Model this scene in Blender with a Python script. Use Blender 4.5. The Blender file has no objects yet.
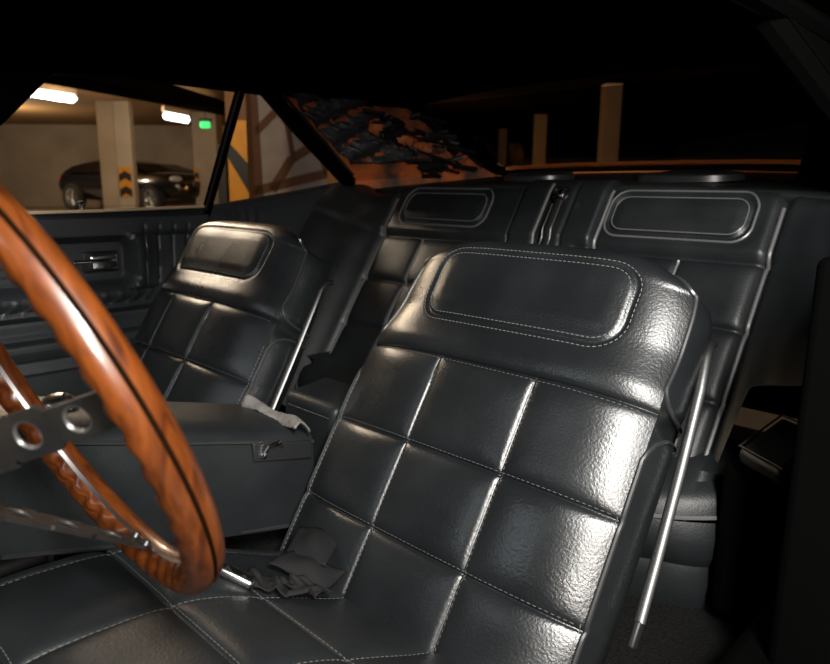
import bpy, bmesh, math, random
import numpy as np
from mathutils import Vector, Matrix
random.seed(4)
S = bpy.context.scene
COL = S.collection
R = math.radians

# ------------------------------------------------------------------ camera
CAM = Vector((.549, -.684, 1.105))
ya, pi_, ro = R(44.676), R(11.795), R(.479)
fwd = Vector((-math.sin(ya)*math.cos(pi_), math.cos(ya)*math.cos(pi_), -math.sin(pi_)))
rt0 = Vector((math.cos(ya), math.sin(ya), 0)); up0 = rt0.cross(fwd)
cr = math.cos(ro)*rt0 + math.sin(ro)*up0; cu = -math.sin(ro)*rt0 + math.cos(ro)*up0
cd = bpy.data.cameras.new('camera'); cam = bpy.data.objects.new('camera', cd); COL.objects.link(cam)
m = Matrix.Identity(4)
for i in range(3): m[i][0], m[i][1], m[i][2], m[i][3] = cr[i], cu[i], -fwd[i], CAM[i]
cam.matrix_world = m
cd.sensor_width = 36; cd.lens = 699.765/830*36; cd.clip_start = .01; cd.clip_end = 100
cd.dof.use_dof = True; cd.dof.focus_distance = .92; cd.dof.aperture_fstop = 7.0
S.camera = cam
# ------------------------------------------------------------------ world, exposure
w = bpy.data.worlds.new('world'); S.world = w; w.use_nodes = True
w.node_tree.nodes['Background'].inputs[0].default_value = (.75, .85, 1, 1)
w.node_tree.nodes['Background'].inputs[1].default_value = .002
S.view_settings.view_transform = 'Standard'; S.view_settings.look = 'None'
S.view_settings.gamma = 1; S.view_settings.use_curve_mapping = False
S.view_settings.exposure = 0.0
FH = Vector((-math.sin(ya), math.cos(ya), 0)); RT = rt0.copy()     # garage axes: along the aisle, across it
def G(lat, d, z): return Vector((CAM.x + RT.x*lat + FH.x*d, CAM.y + RT.y*lat + FH.y*d, z))
# ------------------------------------------------------------------ lamps' light, and unseen fills added to it
def area(name, loc, target, sx, sy, power, col):
    l = bpy.data.lights.new(name, 'AREA'); l.shape = 'RECTANGLE'; l.size = sx; l.size_y = sy; l.energy = power; l.color = col
    o = bpy.data.objects.new(name, l); COL.objects.link(o); o.location = loc
    o.rotation_euler = (Vector(target)-Vector(loc)).to_track_quat('-Z', 'Y').to_euler(); return o
area('light_driver_side', (1.02, -.74, 1.72), (.12, -.05, .9), .22, .40, 54, (1, .97, .92))
area('fill_door_opening', (1.30, -1.05, 1.40), (.0, .2, .9), .30, .30, 28, (1, .95, .88))  # unseen fill added to brighten the cabin sides and rear pillar
area('light_front', (-.5, -2.6, 2.3), (-.3, .2, .85), 1.6, .25, 8, (.86, .94, 1))
area('light_passenger_side', (-3.1, .15, 2.35), (-.6, .05, .95), 1.3, .6, 44, (1, .80, .58))
def point(name, loc, power, col, r=.1):
    l = bpy.data.lights.new(name, 'POINT'); l.energy = power; l.color = col; l.shadow_soft_size = r
    o = bpy.data.objects.new(name, l); COL.objects.link(o); o.location = loc; return o
point('light_aisle_near', G(-5.1, 10.3, 2.1), 45, (1, .74, .45))
point('light_aisle_far', G(-4.4, 11.6, 2.0), 40, (1, .78, .52))
point('light_bay', G(-8.2, 14.2, 1.9), 110, (1, .82, .6))
point('fill_quarter_view', G(-2.0, 4.4, 2.1), 70, (1, .75, .5))  # unseen fill added to brighten the hazard post and board
point('light_rear', G(1.2, 8.6, 1.5), 60, (1, .45, .12))
point('light_rear_far', G(1.0, 13.2, 1.5), 65, (1, .45, .12))

# ------------------------------------------------------------------ materials
def mat(name, col, rough=.5, metal=0, noise=None, bump=None, coat=0, spec=.5, emit=None, aniso=None):
    """noise=(scale, amount, colour2, rough_amount); bump=(scale, strength, kind)"""
    M = bpy.data.materials.new(name); M.use_nodes = True
    nt = M.node_tree; b = nt.nodes['Principled BSDF']
    b.inputs['Base Color'].default_value = (*col, 1); b.inputs['Roughness'].default_value = rough
    b.inputs['Metallic'].default_value = metal; b.inputs['Coat Weight'].default_value = coat
    b.inputs['Coat Roughness'].default_value = .12; b.inputs['Specular IOR Level'].default_value = spec
    if emit:
        b.inputs['Emission Color'].default_value = (*emit[0], 1); b.inputs['Emission Strength'].default_value = emit[1]
    tc = nt.nodes.new('ShaderNodeTexCoord')
    if noise:
        n = nt.nodes.new('ShaderNodeTexNoise'); n.inputs['Scale'].default_value = noise[0]; n.inputs['Detail'].default_value = 5
        nt.links.new(tc.outputs['Object'], n.inputs['Vector'])
        rp = nt.nodes.new('ShaderNodeValToRGB'); rp.color_ramp.elements[0].position = .5-noise[1]; rp.color_ramp.elements[1].position = .5+noise[1]
        rp.color_ramp.elements[0].color = (*col, 1); rp.color_ramp.elements[1].color = (*noise[2], 1)
        nt.links.new(n.outputs['Fac'], rp.inputs['Fac']); nt.links.new(rp.outputs['Color'], b.inputs['Base Color'])
        if len(noise) > 3:
            mr = nt.nodes.new('ShaderNodeMapRange'); mr.inputs['From Min'].default_value = .3; mr.inputs['From Max'].default_value = .7
            mr.inputs['To Min'].default_value = rough-noise[3]; mr.inputs['To Max'].default_value = rough+noise[3]
            nt.links.new(n.outputs['Fac'], mr.inputs['Value']); nt.links.new(mr.outputs['Result'], b.inputs['Roughness'])
    if bump:
        if bump[2] == 'voronoi':
            t = nt.nodes.new('ShaderNodeTexVoronoi'); t.inputs['Scale'].default_value = bump[0]; out = t.outputs['Distance']
        else:
            t = nt.nodes.new('ShaderNodeTexNoise'); t.inputs['Scale'].default_value = bump[0]; t.inputs['Detail'].default_value = 6; out = t.outputs['Fac']
        nt.links.new(tc.outputs['Object'], t.inputs['Vector'])
        bn = nt.nodes.new('ShaderNodeBump'); bn.inputs['Strength'].default_value = bump[1]; bn.inputs['Distance'].default_value = bump[3] if len(bump) > 3 else .002
        nt.links.new(out, bn.inputs['Height']); nt.links.new(bn.outputs['Normal'], b.inputs['Normal'])
    return M
def leather(name, col, rough, grain=.30, spec=.5):
    """black vinyl: fine pebble grain over slow wrinkles, uneven polish"""
    M = mat(name, col, rough, noise=(9, .25, tuple(c*1.5 for c in col), .07), spec=spec)
    nt = M.node_tree; b = nt.nodes['Principled BSDF']
    tc = nt.nodes.new('ShaderNodeTexCoord')
    v = nt.nodes.new('ShaderNodeTexNoise'); v.inputs['Scale'].default_value = 330; v.inputs['Detail'].default_value = 2
    n = nt.nodes.new('ShaderNodeTexNoise'); n.inputs['Scale'].default_value = 26; n.inputs['Detail'].default_value = 4
    for q in (v, n): nt.links.new(tc.outputs['Object'], q.inputs['Vector'])
    b1 = nt.nodes.new('ShaderNodeBump'); b1.inputs['Strength'].default_value = .14; b1.inputs['Distance'].default_value = .003
    b2 = nt.nodes.new('ShaderNodeBump'); b2.inputs['Strength'].default_value = grain; b2.inputs['Distance'].default_value = .0012
    nt.links.new(n.outputs['Fac'], b1.inputs['Height']); nt.links.new(v.outputs['Fac'], b2.inputs['Height'])
    nt.links.new(b1.outputs['Normal'], b2.inputs['Normal']); nt.links.new(b2.outputs['Normal'], b.inputs['Normal'])
    return M
LEA = leather('black_leather', (.0062, .0072, .0080), .32)
LEB = leather('black_leather_rear', (.0075, .0088, .0098), .44, spec=.36)
LEQ = leather('black_leather_side_lit', (.020, .0225, .025), .44, spec=.5)  # black leather again, lightened to paint in the light on the side trim
LEC = leather('black_leather_cushion', (.0075, .0088, .0098), .48, spec=.28)
PIP = mat('black_piping', (.02, .021, .022), .30)
THR = mat('grey_thread', (.12, .118, .11), .7)
CHR = mat('satin_steel', (.12, .12, .12), .42, 1, bump=(200, .06, 'noise'))
CHRB = mat('bright_chrome', (.75, .75, .76), .12, 1)
LIP = mat('worn_hole_lip', (.16, .155, .15), .35, .8)
DKM = mat('dark_spoke_metal', (.018, .02, .022), .42, .6, noise=(30, .3, (.04, .033, .026), .1))
ALU = mat('aluminium', (.55, .55, .55), .3, 1)
BLK = mat('black_plastic', (.008, .008, .009), .5)
HEAD = mat('black_headliner', (.0015, .0015, .0015), 1, spec=0)
SHELL = mat('black_paint', (.0012, .0012, .0012), .8, spec=.02)
CARP = mat('black_carpet', (.003, .003, .003), 1, spec=.1, noise=(260, .2, (.012, .012, .012)), bump=(380, .9, 'noise', .006))
def wood():
    M = mat('varnished_wood', (.24, .055, .008), .34, coat=.35)
    nt = M.node_tree; b = nt.nodes['Principled BSDF']
    tc = nt.nodes.new('ShaderNodeTexCoord'); n = nt.nodes.new('ShaderNodeTexNoise'); n.inputs['Scale'].default_value = 22; n.inputs['Detail'].default_value = 7; n.inputs['Distortion'].default_value = 1.5
    # grain runs round the rim: angle about the hub, radius, depth
    geo = nt.nodes.new('ShaderNodeSeparateXYZ'); nt.links.new(tc.outputs['Object'], geo.inputs[0])
    at = nt.nodes.new('ShaderNodeMath'); at.operation = 'ARCTAN2'; nt.links.new(geo.outputs['X'], at.inputs[0]); nt.links.new(geo.outputs['Z'], at.inputs[1])
    ab = nt.nodes.new('ShaderNodeMath'); ab.operation = 'ABSOLUTE'; nt.links.new(at.outputs[0], ab.inputs[0])
    ln_ = nt.nodes.new('ShaderNodeVectorMath'); ln_.operation = 'LENGTH'; nt.links.new(tc.outputs['Object'], ln_.inputs[0])
    cb = nt.nodes.new('ShaderNodeCombineXYZ')
    for src, i_, f_ in ((ab.outputs[0], 0, .12), (ln_.outputs['Value'], 1, 6), (geo.outputs['Y'], 2, 3)):
        mu = nt.nodes.new('ShaderNodeMath'); mu.operation = 'MULTIPLY'; mu.inputs[1].default_value = f_; nt.links.new(src, mu.inputs[0]); nt.links.new(mu.outputs[0], cb.inputs[i_])
    nt.links.new(cb.outputs[0], n.inputs['Vector'])
    rp = nt.nodes.new('ShaderNodeValToRGB'); rp.color_ramp.elements[0].position = .30; rp.color_ramp.elements[1].position = .72
    rp.color_ramp.elements[0].color = (.038, .008, .0014, 1); rp.color_ramp.elements[1].color = (.13, .032, .0045, 1)
    nt.links.new(n.outputs['Fac'], rp.inputs['Fac']); nt.links.new(rp.outputs['Color'], b.inputs['Base Color'])
    return M
WOOD = wood()
RUST = mat('orange_primer_steel', (.55, .13, .03), .6, noise=(11, .12, (.07, .045, .035)), bump=(40, .4, 'noise', .004))
BROWN = mat('brown_scuffed_panel', (.012, .010, .009), .5, noise=(24, .12, (.09, .038, .014)), bump=(60, .3, 'noise'))
FOIL = mat('black_insulation', (.02, .022, .024), .4, noise=(35, .2, (.06, .065, .07)), bump=(50, .8, 'noise', .01))
RAG = mat('grey_scuffed_leather', (.15, .145, .135), .75, noise=(60, .2, (.07, .067, .064)), bump=(120, .6, 'noise', .002))
WEB = mat('black_webbing', (.009, .009, .0095), .8, spec=.15, bump=(700, .6, 'noise', .001))
GRIL = mat('speaker_mesh', (.02, .02, .021), .45, .4, bump=(500, .8, 'voronoi', .002))
CONC = mat('garage_concrete', (.42, .34, .25), .85, noise=(1.3, .25, (.27, .215, .155)), bump=(12, .3, 'noise', .01))
PILC = mat('pillar_concrete', (.42, .36, .29), .85, noise=(2, .25, (.30, .26, .2)), bump=(12, .3, 'noise', .01))
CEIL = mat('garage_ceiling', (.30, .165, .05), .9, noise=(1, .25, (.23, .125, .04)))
FLOOR = mat('garage_floor', (.22, .19, .16), .5, noise=(2, .25, (.14, .12, .1)))
DARKW = mat('dark_garage_wall', (.006, .005, .004), 1, spec=0)  # darkness of the unlit garage side is put into this colour
YEL = mat('hazard_yellow', (.62, .27, .01), .6, noise=(14, .3, (.5, .2, .01)))
HBLK = mat('hazard_black', (.01, .01, .01), .6)
PANL = mat('grey_wall_board', (.42, .36, .33), .8, noise=(5, .2, (.30, .255, .23)))
BRL = mat('brown_painted_line', (.12, .045, .015), .7)
CARB = mat('black_car_paint', (.008, .008, .009), .18, coat=.6)
CARG = mat('dark_car_glass', (.004, .004, .005), .08)
TYRE = mat('tyre_rubber', (.012, .012, .012), .8)
TUBE = mat('lit_lamp', (.9, .9, .9), .4, emit=((1, .98, .94), 5))
LGRN = mat('lit_green_sign', (.05, .6, .2), .4, emit=((.05, 1, .2), 1.0))
LENS = mat('headlamp_lens', (.6, .6, .6), .1, .3)
ORNG = mat('orange_reflector', (.5, .10, .01), .3)
def glass(name, tint):
    M = bpy.data.materials.new(name); M.use_nodes = True; nt = M.node_tree; nt.nodes.clear()
    o = nt.nodes.new('ShaderNodeOutputMaterial'); mx = nt.nodes.new('ShaderNodeMixShader'); t = nt.nodes.new('ShaderNodeBsdfTransparent'); g = nt.nodes.new('ShaderNodeBsdfGlossy')
    lw = nt.nodes.new('ShaderNodeLayerWeight'); pw = nt.nodes.new('ShaderNodeMath'); pw.operation = 'POWER'; pw.inputs[1].default_value = 4
    f = nt.nodes.new('ShaderNodeMath'); f.operation = 'MULTIPLY_ADD'; f.inputs[1].default_value = .10; f.inputs[2].default_value = .012
    nt.links.new(lw.outputs['Facing'], pw.inputs[0]); nt.links.new(pw.outputs[0], f.inputs[0])
    t.inputs['Color'].default_value = (*tint, 1); g.inputs['Roughness'].default_value = .02
    nt.links.new(f.outputs[0], mx.inputs[0]); nt.links.new(t.outputs[0], mx.inputs[1]); nt.links.new(g.outputs[0], mx.inputs[2]); nt.links.new(mx.outputs[0], o.inputs[0])
    return M
GLA = glass('clear_glass', (.93, .94, .93)); GLT = glass('smoked_glass', (.55, .52, .48))

# ------------------------------------------------------------------ mesh helpers
class MB:
    def __init__(s): s.v = []; s.f = []
    def add(s, verts, faces):
        b = len(s.v); s.v += [tuple(map(float, p)) for p in verts]; s.f += [tuple(b+i for i in q) for q in faces]; return s
    def grid(s, P, closed_u=False, closed_v=False, flip=False):
        """P[i][j] points"""
        n, k = len(P), len(P[0]); vs = [p for row in P for p in row]; fs = []
        for i in range(n if closed_u else n-1):
            for j in range(k if closed_v else k-1):
                q = (i*k+j, ((i+1) % n)*k+j, ((i+1) % n)*k+(j+1) % k, i*k+(j+1) % k)
                fs.append(q[::-1] if flip else q)
        return s.add(vs, fs)
    def tube(s, pts, r, seg=8, closed=False, caps=True, flat=1.0):
        pts = [Vector(p) for p in pts]; n = len(pts); rings = []
        up = None
        for i, p in enumerate(pts):
            a = pts[(i-1) % n] if closed or i > 0 else p; b = pts[(i+1) % n] if closed or i < n-1 else p
            t = (b-a)
            if t.length < 1e-9: t = Vector((0, 0, 1))
            t.normalize()
            if up is None:
                up = Vector((0, 0, 1)) if abs(t.z) < .9 else Vector((1, 0, 0))
            x = up - t*up.dot(t)
            if x.length < 1e-6: x = t.orthogonal()
            x.normalize(); up = x; y = t.cross(x)
            rr = r[i] if hasattr(r, '__len__') else r
            rings.append([p + (x*math.cos(2*math.pi*k/seg)*flat + y*math.sin(2*math.pi*k/seg))*rr for k in range(seg)])
        b0 = len(s.v); s.grid(rings, closed_u=closed, closed_v=True)
        if caps and not closed:
            s.f.append(tuple(b0+k for k in range(seg))); s.f.append(tuple(b0+(n-1)*seg+k for k in range(seg))[::-1])
        return s
    def box(s, c, d, rot=None):
        c = Vector(c); q = []
        for z in (-1, 1):
            for x, y in ((-1, -1), (1, -1), (1, 1), (-1, 1)):
                p = Vector((x*d[0]/2, y*d[1]/2, z*d[2]/2))
                q.append(c + (rot @ p if rot else p))
        return s.add(q, [(3, 2, 1, 0), (4, 5, 6, 7), (0, 1, 5, 4), (1, 2, 6, 5), (2, 3, 7, 6), (3, 0, 4, 7)])
    def hexa(s, q): return s.add(q, [(3, 2, 1, 0), (4, 5, 6, 7), (0, 1, 5, 4), (1, 2, 6, 5), (2, 3, 7, 6), (3, 0, 4, 7)])
    def prism(s, poly, off):
        """extrude a planar polygon by a vector"""
        n = len(poly); off = Vector(off); a = [Vector(p) for p in poly]; b = [p+off for p in a]
        return s.add(a+b, [tuple(range(n))[::-1], tuple(range(n, 2*n))] + [(i, (i+1) % n, n+(i+1) % n, n+i) for i in range(n)])
    def lathe(s, prof, c, axis, seg=32):
        axis = Vector(axis).normalized(); x = axis.orthogonal().normalized(); y = axis.cross(x); c = Vector(c)
        P = [[c + axis*h + (x*math.cos(2*math.pi*k/seg)+y*math.sin(2*math.pi*k/seg))*max(r, 1e-5) for k in range(seg)] for r, h in prof]
        return s.grid(P, closed_v=True)
    def sphere(s, c, r, n=10, sq=(1, 1, 1), rnd=0):
        c = Vector(c); P = []
        for i in range(n+1):
            a = math.pi*i/n; row = []
            for k in range(2*n):
                b = math.pi*k/n; q = 1+random.uniform(-rnd, rnd) if 0 < i < n else 1
                row.append(c + Vector((sq[0]*math.sin(a)*math.cos(b), sq[1]*math.sin(a)*math.sin(b), sq[2]*math.cos(a)))*r*q)
            P.append(row)
        return s.grid(P, closed_v=True)
    def build(s, name, material, parent=None, smooth=True, bevel=0, seg=3, solid=0, subsurf=0, loc=None, angle=40):
        me = bpy.data.meshes.new(name); me.from_pydata(s.v, [], s.f)
        bm = bmesh.new(); bm.from_mesh(me); bmesh.ops.remove_doubles(bm, verts=bm.verts, dist=1e-6); bmesh.ops.recalc_face_normals(bm, faces=bm.faces); bm.to_mesh(me); bm.free()
        me.materials.append(material)
        o = bpy.data.objects.new(name, me); COL.objects.link(o)
        if parent:
            o.parent = parent; lp = parent.location if parent.parent is None else parent.location+parent.parent.location
            for v in me.vertices: v.co -= lp          # geometry is written in world coordinates
        elif loc:
            for v in me.vertices: v.co -= Vector(loc)
            o.location = loc
        if solid: q = o.modifiers.new('solid', 'SOLIDIFY'); q.thickness = solid; q.offset = -1
        if bevel: q = o.modifiers.new('bevel', 'BEVEL'); q.width = bevel; q.segments = seg; q.limit_method = 'ANGLE'
        if subsurf: q = o.modifiers.new('sub', 'SUBSURF'); q.levels = subsurf; q.render_levels = subsurf
        if smooth:
            me.polygons.foreach_set('use_smooth', [True]*len(me.polygons))
            try: me.set_sharp_from_angle(angle=R(angle))
            except Exception: pass
        return o
def tag(o, label=None, cat=None, group=None, kind=None):
    if label: o['label'] = label
    if cat: o['category'] = cat
    if group: o['group'] = group
    if kind: o['kind'] = kind
    return o
def thing(name, label, cat, loc=(0, 0, 0), group=None, kind=None):
    o = bpy.data.objects.new(name, None); COL.objects.link(o); o.location = loc; o.empty_display_size = .05
    return tag(o, label, cat, group, kind)
def copy_tree(o, parent=None):
    c = o.copy(); COL.objects.link(c)
    if parent: c.parent = parent
    for ch in list(o.children): copy_tree(ch, c)
    return c
def stitches(path, length, gap, r, mb, lift=None):
    """thread dashes along a dense path"""
    pts = [Vector(p) for p in path]; acc = 0; on = True; cur = [pts[0]]
    for a, b in zip(pts, pts[1:]):
        acc += (b-a).length; cur.append(b)
        if acc >= (length if on else gap):
            if on: mb.tube([cur[0], (cur[0]+cur[-1])/2, cur[-1]], [r*.7, r, r*.7], 5)
            cur = [b]; acc = 0; on = not on
def lin(a, b, n): return [a+(b-a)*i/(n-1) for i in range(n)]
def sm(a, b, x):
    t = min(1, max(0, (x-a)/(b-a))); return t*t*(3-2*t)
def rrect_sdf(x, y, hx, hy, r):
    qx, qy = abs(x)-hx+r, abs(y)-hy+r
    return math.hypot(max(qx, 0), max(qy, 0))+min(max(qx, qy), 0)-r
def rrect_path(cx, cy, hx, hy, r, step):
    """dense outline of a rounded rectangle"""
    out = []
    def seg(a, b):
        n = max(2, int(math.hypot(b[0]-a[0], b[1]-a[1])/step)); out.extend((a[0]+(b[0]-a[0])*i/n, a[1]+(b[1]-a[1])*i/n) for i in range(n))
    def arc(c, a0):
        n = max(3, int(r*math.pi/2/step)); out.extend((c[0]+r*math.cos(a0+math.pi/2*i/n), c[1]+r*math.sin(a0+math.pi/2*i/n)) for i in range(n))
    seg((cx+hx, cy-hy+r), (cx+hx, cy+hy-r)); arc((cx+hx-r, cy+hy-r), 0)
    seg((cx+hx-r, cy+hy), (cx-hx+r, cy+hy)); arc((cx-hx+r, cy+hy-r), math.pi/2)
    seg((cx-hx, cy+hy-r), (cx-hx, cy-hy+r)); arc((cx-hx+r, cy-hy+r), math.pi)
    seg((cx-hx+r, cy-hy), (cx+hx-r, cy-hy)); arc((cx+hx-r, cy-hy+r), -math.pi/2)
    return out + out[:1]

# ================================================================== THE GARAGE
def struct(o, kind='structure'): o['kind'] = kind; return o
struct(MB().prism([G(-16, -6, 0), G(9, -6, 0), G(9, 26, 0), G(-16, 26, 0)], (0, 0, -.1)).build('floor', FLOOR, smooth=False))
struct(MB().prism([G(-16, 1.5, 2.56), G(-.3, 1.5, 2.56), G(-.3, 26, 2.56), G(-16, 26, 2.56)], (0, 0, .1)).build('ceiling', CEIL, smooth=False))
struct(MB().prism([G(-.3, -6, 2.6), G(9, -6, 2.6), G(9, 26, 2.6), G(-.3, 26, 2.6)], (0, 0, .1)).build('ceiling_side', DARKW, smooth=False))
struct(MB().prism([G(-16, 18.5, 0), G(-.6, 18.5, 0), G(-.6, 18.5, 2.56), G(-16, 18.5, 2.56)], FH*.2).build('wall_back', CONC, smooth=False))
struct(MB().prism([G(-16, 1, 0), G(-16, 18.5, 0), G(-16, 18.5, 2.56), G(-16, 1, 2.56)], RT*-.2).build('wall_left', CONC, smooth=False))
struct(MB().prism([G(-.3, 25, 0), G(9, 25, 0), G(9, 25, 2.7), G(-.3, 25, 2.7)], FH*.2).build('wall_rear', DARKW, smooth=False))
# dark ceiling beam running down the aisle and a low lintel in front of the bays
b_ = MB().hexa([G(-3.95, 7.0, 2.10), G(-3.2, 7.0, 2.10), G(-3.1, 14.4, 2.39), G(-3.55, 14.4, 2.39), G(-3.62, 7.0, 2.30), G(-3.2, 7.0, 2.30), G(-3.1, 14.4, 2.50), G(-3.55, 14.4, 2.50)])
tag(b_.build('ceiling_duct', DARKW, smooth=False), 'dark duct running along under the garage ceiling past the lamps', 'duct')
ROTG = Matrix.Rotation(ya, 3, 'Z')
struct(MB().prism([G(-16, 14.4, .0), G(-3.4, 14.4, .0), G(-3.4, 18.5, .0), G(-16, 18.5, .0)], (0, 0, .48)).build('trim_1', CONC, smooth=False))
def chevrons(mb_y, mb_k, lat, d, wdt, z0, z1, n):
    """yellow plate with black chevrons on the face towards the car"""
    o = FH*-.012
    mb_y.prism([G(lat-wdt/2, d, z0), G(lat+wdt/2, d, z0), G(lat+wdt/2, d, z1), G(lat-wdt/2, d, z1)], o)
    h = (z1-z0)/n
    for k in range(n):
        a = z0+h*k; q = o*1.01
        for s_ in (-1, 1):
            mb_k.prism([G(lat, d, a+h*.25)+q, G(lat+s_*wdt/2, d, a+h*.0)+q, G(lat+s_*wdt/2, d, a+h*.5)+q, G(lat, d, a+h*.75)+q], o*.4)
def pillar(lat, d, wdt, dep, ztop, label, hz=None, name='concrete_pillar', m_=None, group=None):
    t = thing(name, label, 'pillar', G(lat, d, 0), group)
    MB().box(G(lat, d, ztop/2), (wdt, dep, ztop), ROTG).build('shaft', m_ or PILC, t, smooth=False, bevel=.015)
    if hz:
        y, k = MB(), MB(); chevrons(y, k, lat+hz[2], d-dep/2-.001, hz[3], hz[0], hz[1], 2)
        y.build('warning_plate', YEL, t, smooth=False)['label'] = 'yellow warning plate'
        k.build('chevron_marking', HBLK, t, smooth=False)['label'] = 'black chevrons'
    return t
pl1 = pillar(-5.32, 13.2, .29, .2, 2.56, 'pale garage pillar with yellow and black chevrons in front of the parked car', (.86, 1.40, .0, .22))
MB().box(G(-5.62, 13.25, 1.28), (.31, .24, 2.56), ROTG).build('pilaster', CONC, pl1, smooth=False)['label'] = 'darker concrete half'
pillar(-4.38, 15.2, .5, .5, 2.56, 'pale garage pillar with chevrons beside the nose of the parked car', (.95, 1.42, -.2, .1))
# lit lamps under the ceiling
def tube_lamp(a, b, label):
    a, b = Vector(a), Vector(b); t = thing('ceiling_lamp', label, 'lamp', (a+b)/2+Vector((0, 0, .1)), 'garage ceiling lamps')
    dr = (b-a).normalized(); L = (b-a).length
    n = 14; pts = [a+(b-a)*i/(n-1) for i in range(n)]
    rad = [.062*math.sqrt(max(.05, 1-max(0, abs(i-(n-1)/2)/((n-1)/2)-.85)**2/.0225)) for i in range(n)]
    MB().tube(pts, rad, 12).build('diffuser', TUBE, t)['label'] = 'lit white diffuser'
    for e_ in (.15, .85): MB().tube([a.lerp(b, e_)+Vector((0, 0, .1)), Vector((*a.lerp(b, e_).xy, 2.56))], .008, 6).build('hanger', BLK, t)
    MB().box((a+b)/2+Vector((0, 0, .10)), (L*1.02, .1, .09), dr.to_track_quat('X', 'Z').to_matrix()).build('housing', CONC, t, smooth=False, bevel=.01)
    return t
tube_lamp(G(-5.44, 10.2, 2.345), G(-4.90, 10.55, 2.29), 'lit white tube lamp at the left, nearest of the garage lamps')
tube_lamp(G(-4.14, 11.9, 2.205), G(-3.81, 12.2, 2.155), 'lit white tube lamp beside the green sign')
tube_lamp((-3.15, .8, 2.44), (-3.15, -.5, 2.44), 'unseen lit tube lamp added over the passenger side of the car')  # out of view, added for the warm light on the passenger headrest
t = thing('exit_sign', 'small glowing green sign under the garage ceiling beside the lamp', 'sign', G(-3.55, 12.2, 2.2))
MB().box(G(-3.55, 12.2, 2.08), (.17, .06, .11), ROTG).build('lit_face', LGRN, t, bevel=.025)
MB().box(G(-3.55, 12.22, 2.16), (.2, .08, .05), ROTG).build('housing', BLK, t, bevel=.008)
MB().tube([G(-3.55, 12.22, 2.17), G(-3.55, 12.22, 2.56)], .012).build('hanger', BLK, t)
# black hazard column and the grey board seen through the rear side window
t = thing('hazard_post', 'yellow and black hazard post seen at the left of the rear side window', 'post', G(-1.49, 6.1, 0))
MB().box(G(-1.49, 6.1, 1.28), (.17, .2, 2.56), ROTG).build('shaft', mat('post_brown', (.14, .07, .025), .8), t, smooth=False)
y, k = MB(), MB(); dd = 5.995
y.prism([G(-1.565, dd, .55), G(-1.405, dd, .55), G(-1.405, dd, 1.62), G(-1.565, dd, 1.62)], FH*-.01)
for z0 in (.62, 1.12):
    k.prism([G(-1.565, dd, z0+.2), G(-1.405, dd, z0-.08), G(-1.405, dd, z0+.16), G(-1.565, dd, z0+.34)], FH*-.014)
y.build('yellow_face', YEL, t, smooth=False)['label'] = 'yellow painted face'; k.build('black_stripe', HBLK, t, smooth=False)['label'] = 'black diagonal stripes'
MB().box(G(-1.615, 6.0, 1.05), (.07, .1, .75), ROTG).build('guard', HBLK, t, smooth=False)['label'] = 'black guard strip'
t = thing('wall_board', 'grey board with brown painted lines seen through the rear side window', 'board', G(-1.0, 7.3, 0))
MB().prism([G(-1.62, 7.3, .3), G(-.3, 7.3, .3), G(-.3, 7.3, 2.3), G(-1.62, 7.3, 2.3)], FH*.08).build('board', PANL, t, smooth=False)
ln = MB()
def stripe(a, b, wd):
    a, b = G(a[0], 7.295, a[1]), G(b[0], 7.295, b[1]); dr = (b-a).normalized(); nn_ = dr.cross(FH).normalized()*wd/2
    ln.prism([a-nn_, b-nn_, b+nn_, a+nn_], FH*-.012)
stripe((-1.645, 2.25), (-1.60, .4), .10)
stripe((-1.62, 1.62), (-1.40, 1.83), .07); stripe((-1.40, 1.83), (-1.26, 1.62), .03); stripe((-1.30, 1.72), (-1.245, 1.36), .05); stripe((-1.26, 1.37), (-1.47, 1.05), .09); stripe((-1.25, 1.37), (-1.0, 1.52), .09)
stripe((-1.0, 1.5), (-.9, 1.2), .06)
stripe((-1.7, 1.03), (-.75, 1.26), .09)
ln.build('painted_line', BRL, t, smooth=False)['label'] = 'brown painted lines'
MB().prism([G(-.9, 7.28, 1.0), G(-.78, 7.28, 1.0), G(-.78, 7.28, 1.34), G(-.9, 7.28, 1.34)], FH*-.02).build('orange_edge', mat('orange_board_edge', (.35, .15, .03), .7), t, smooth=False)
# dim columns behind the rear window
for lat, d, wdt, zt, lb in ((2.81, 10.6, .25, 2.56, 'tall dim orange column in the dark garage, nearest behind the rear window'), (2.55, 15, .24, 2.56, 'second dim orange column in the dark garage behind the rear window'), (2.22, 18.7, .2, 2.56, 'faintest dim column farthest back, left of the others behind the rear window')):
    pillar(lat, d, wdt, wdt, zt, lb, None, 'garage_column', PILC, 'columns behind the rear window')
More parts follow.
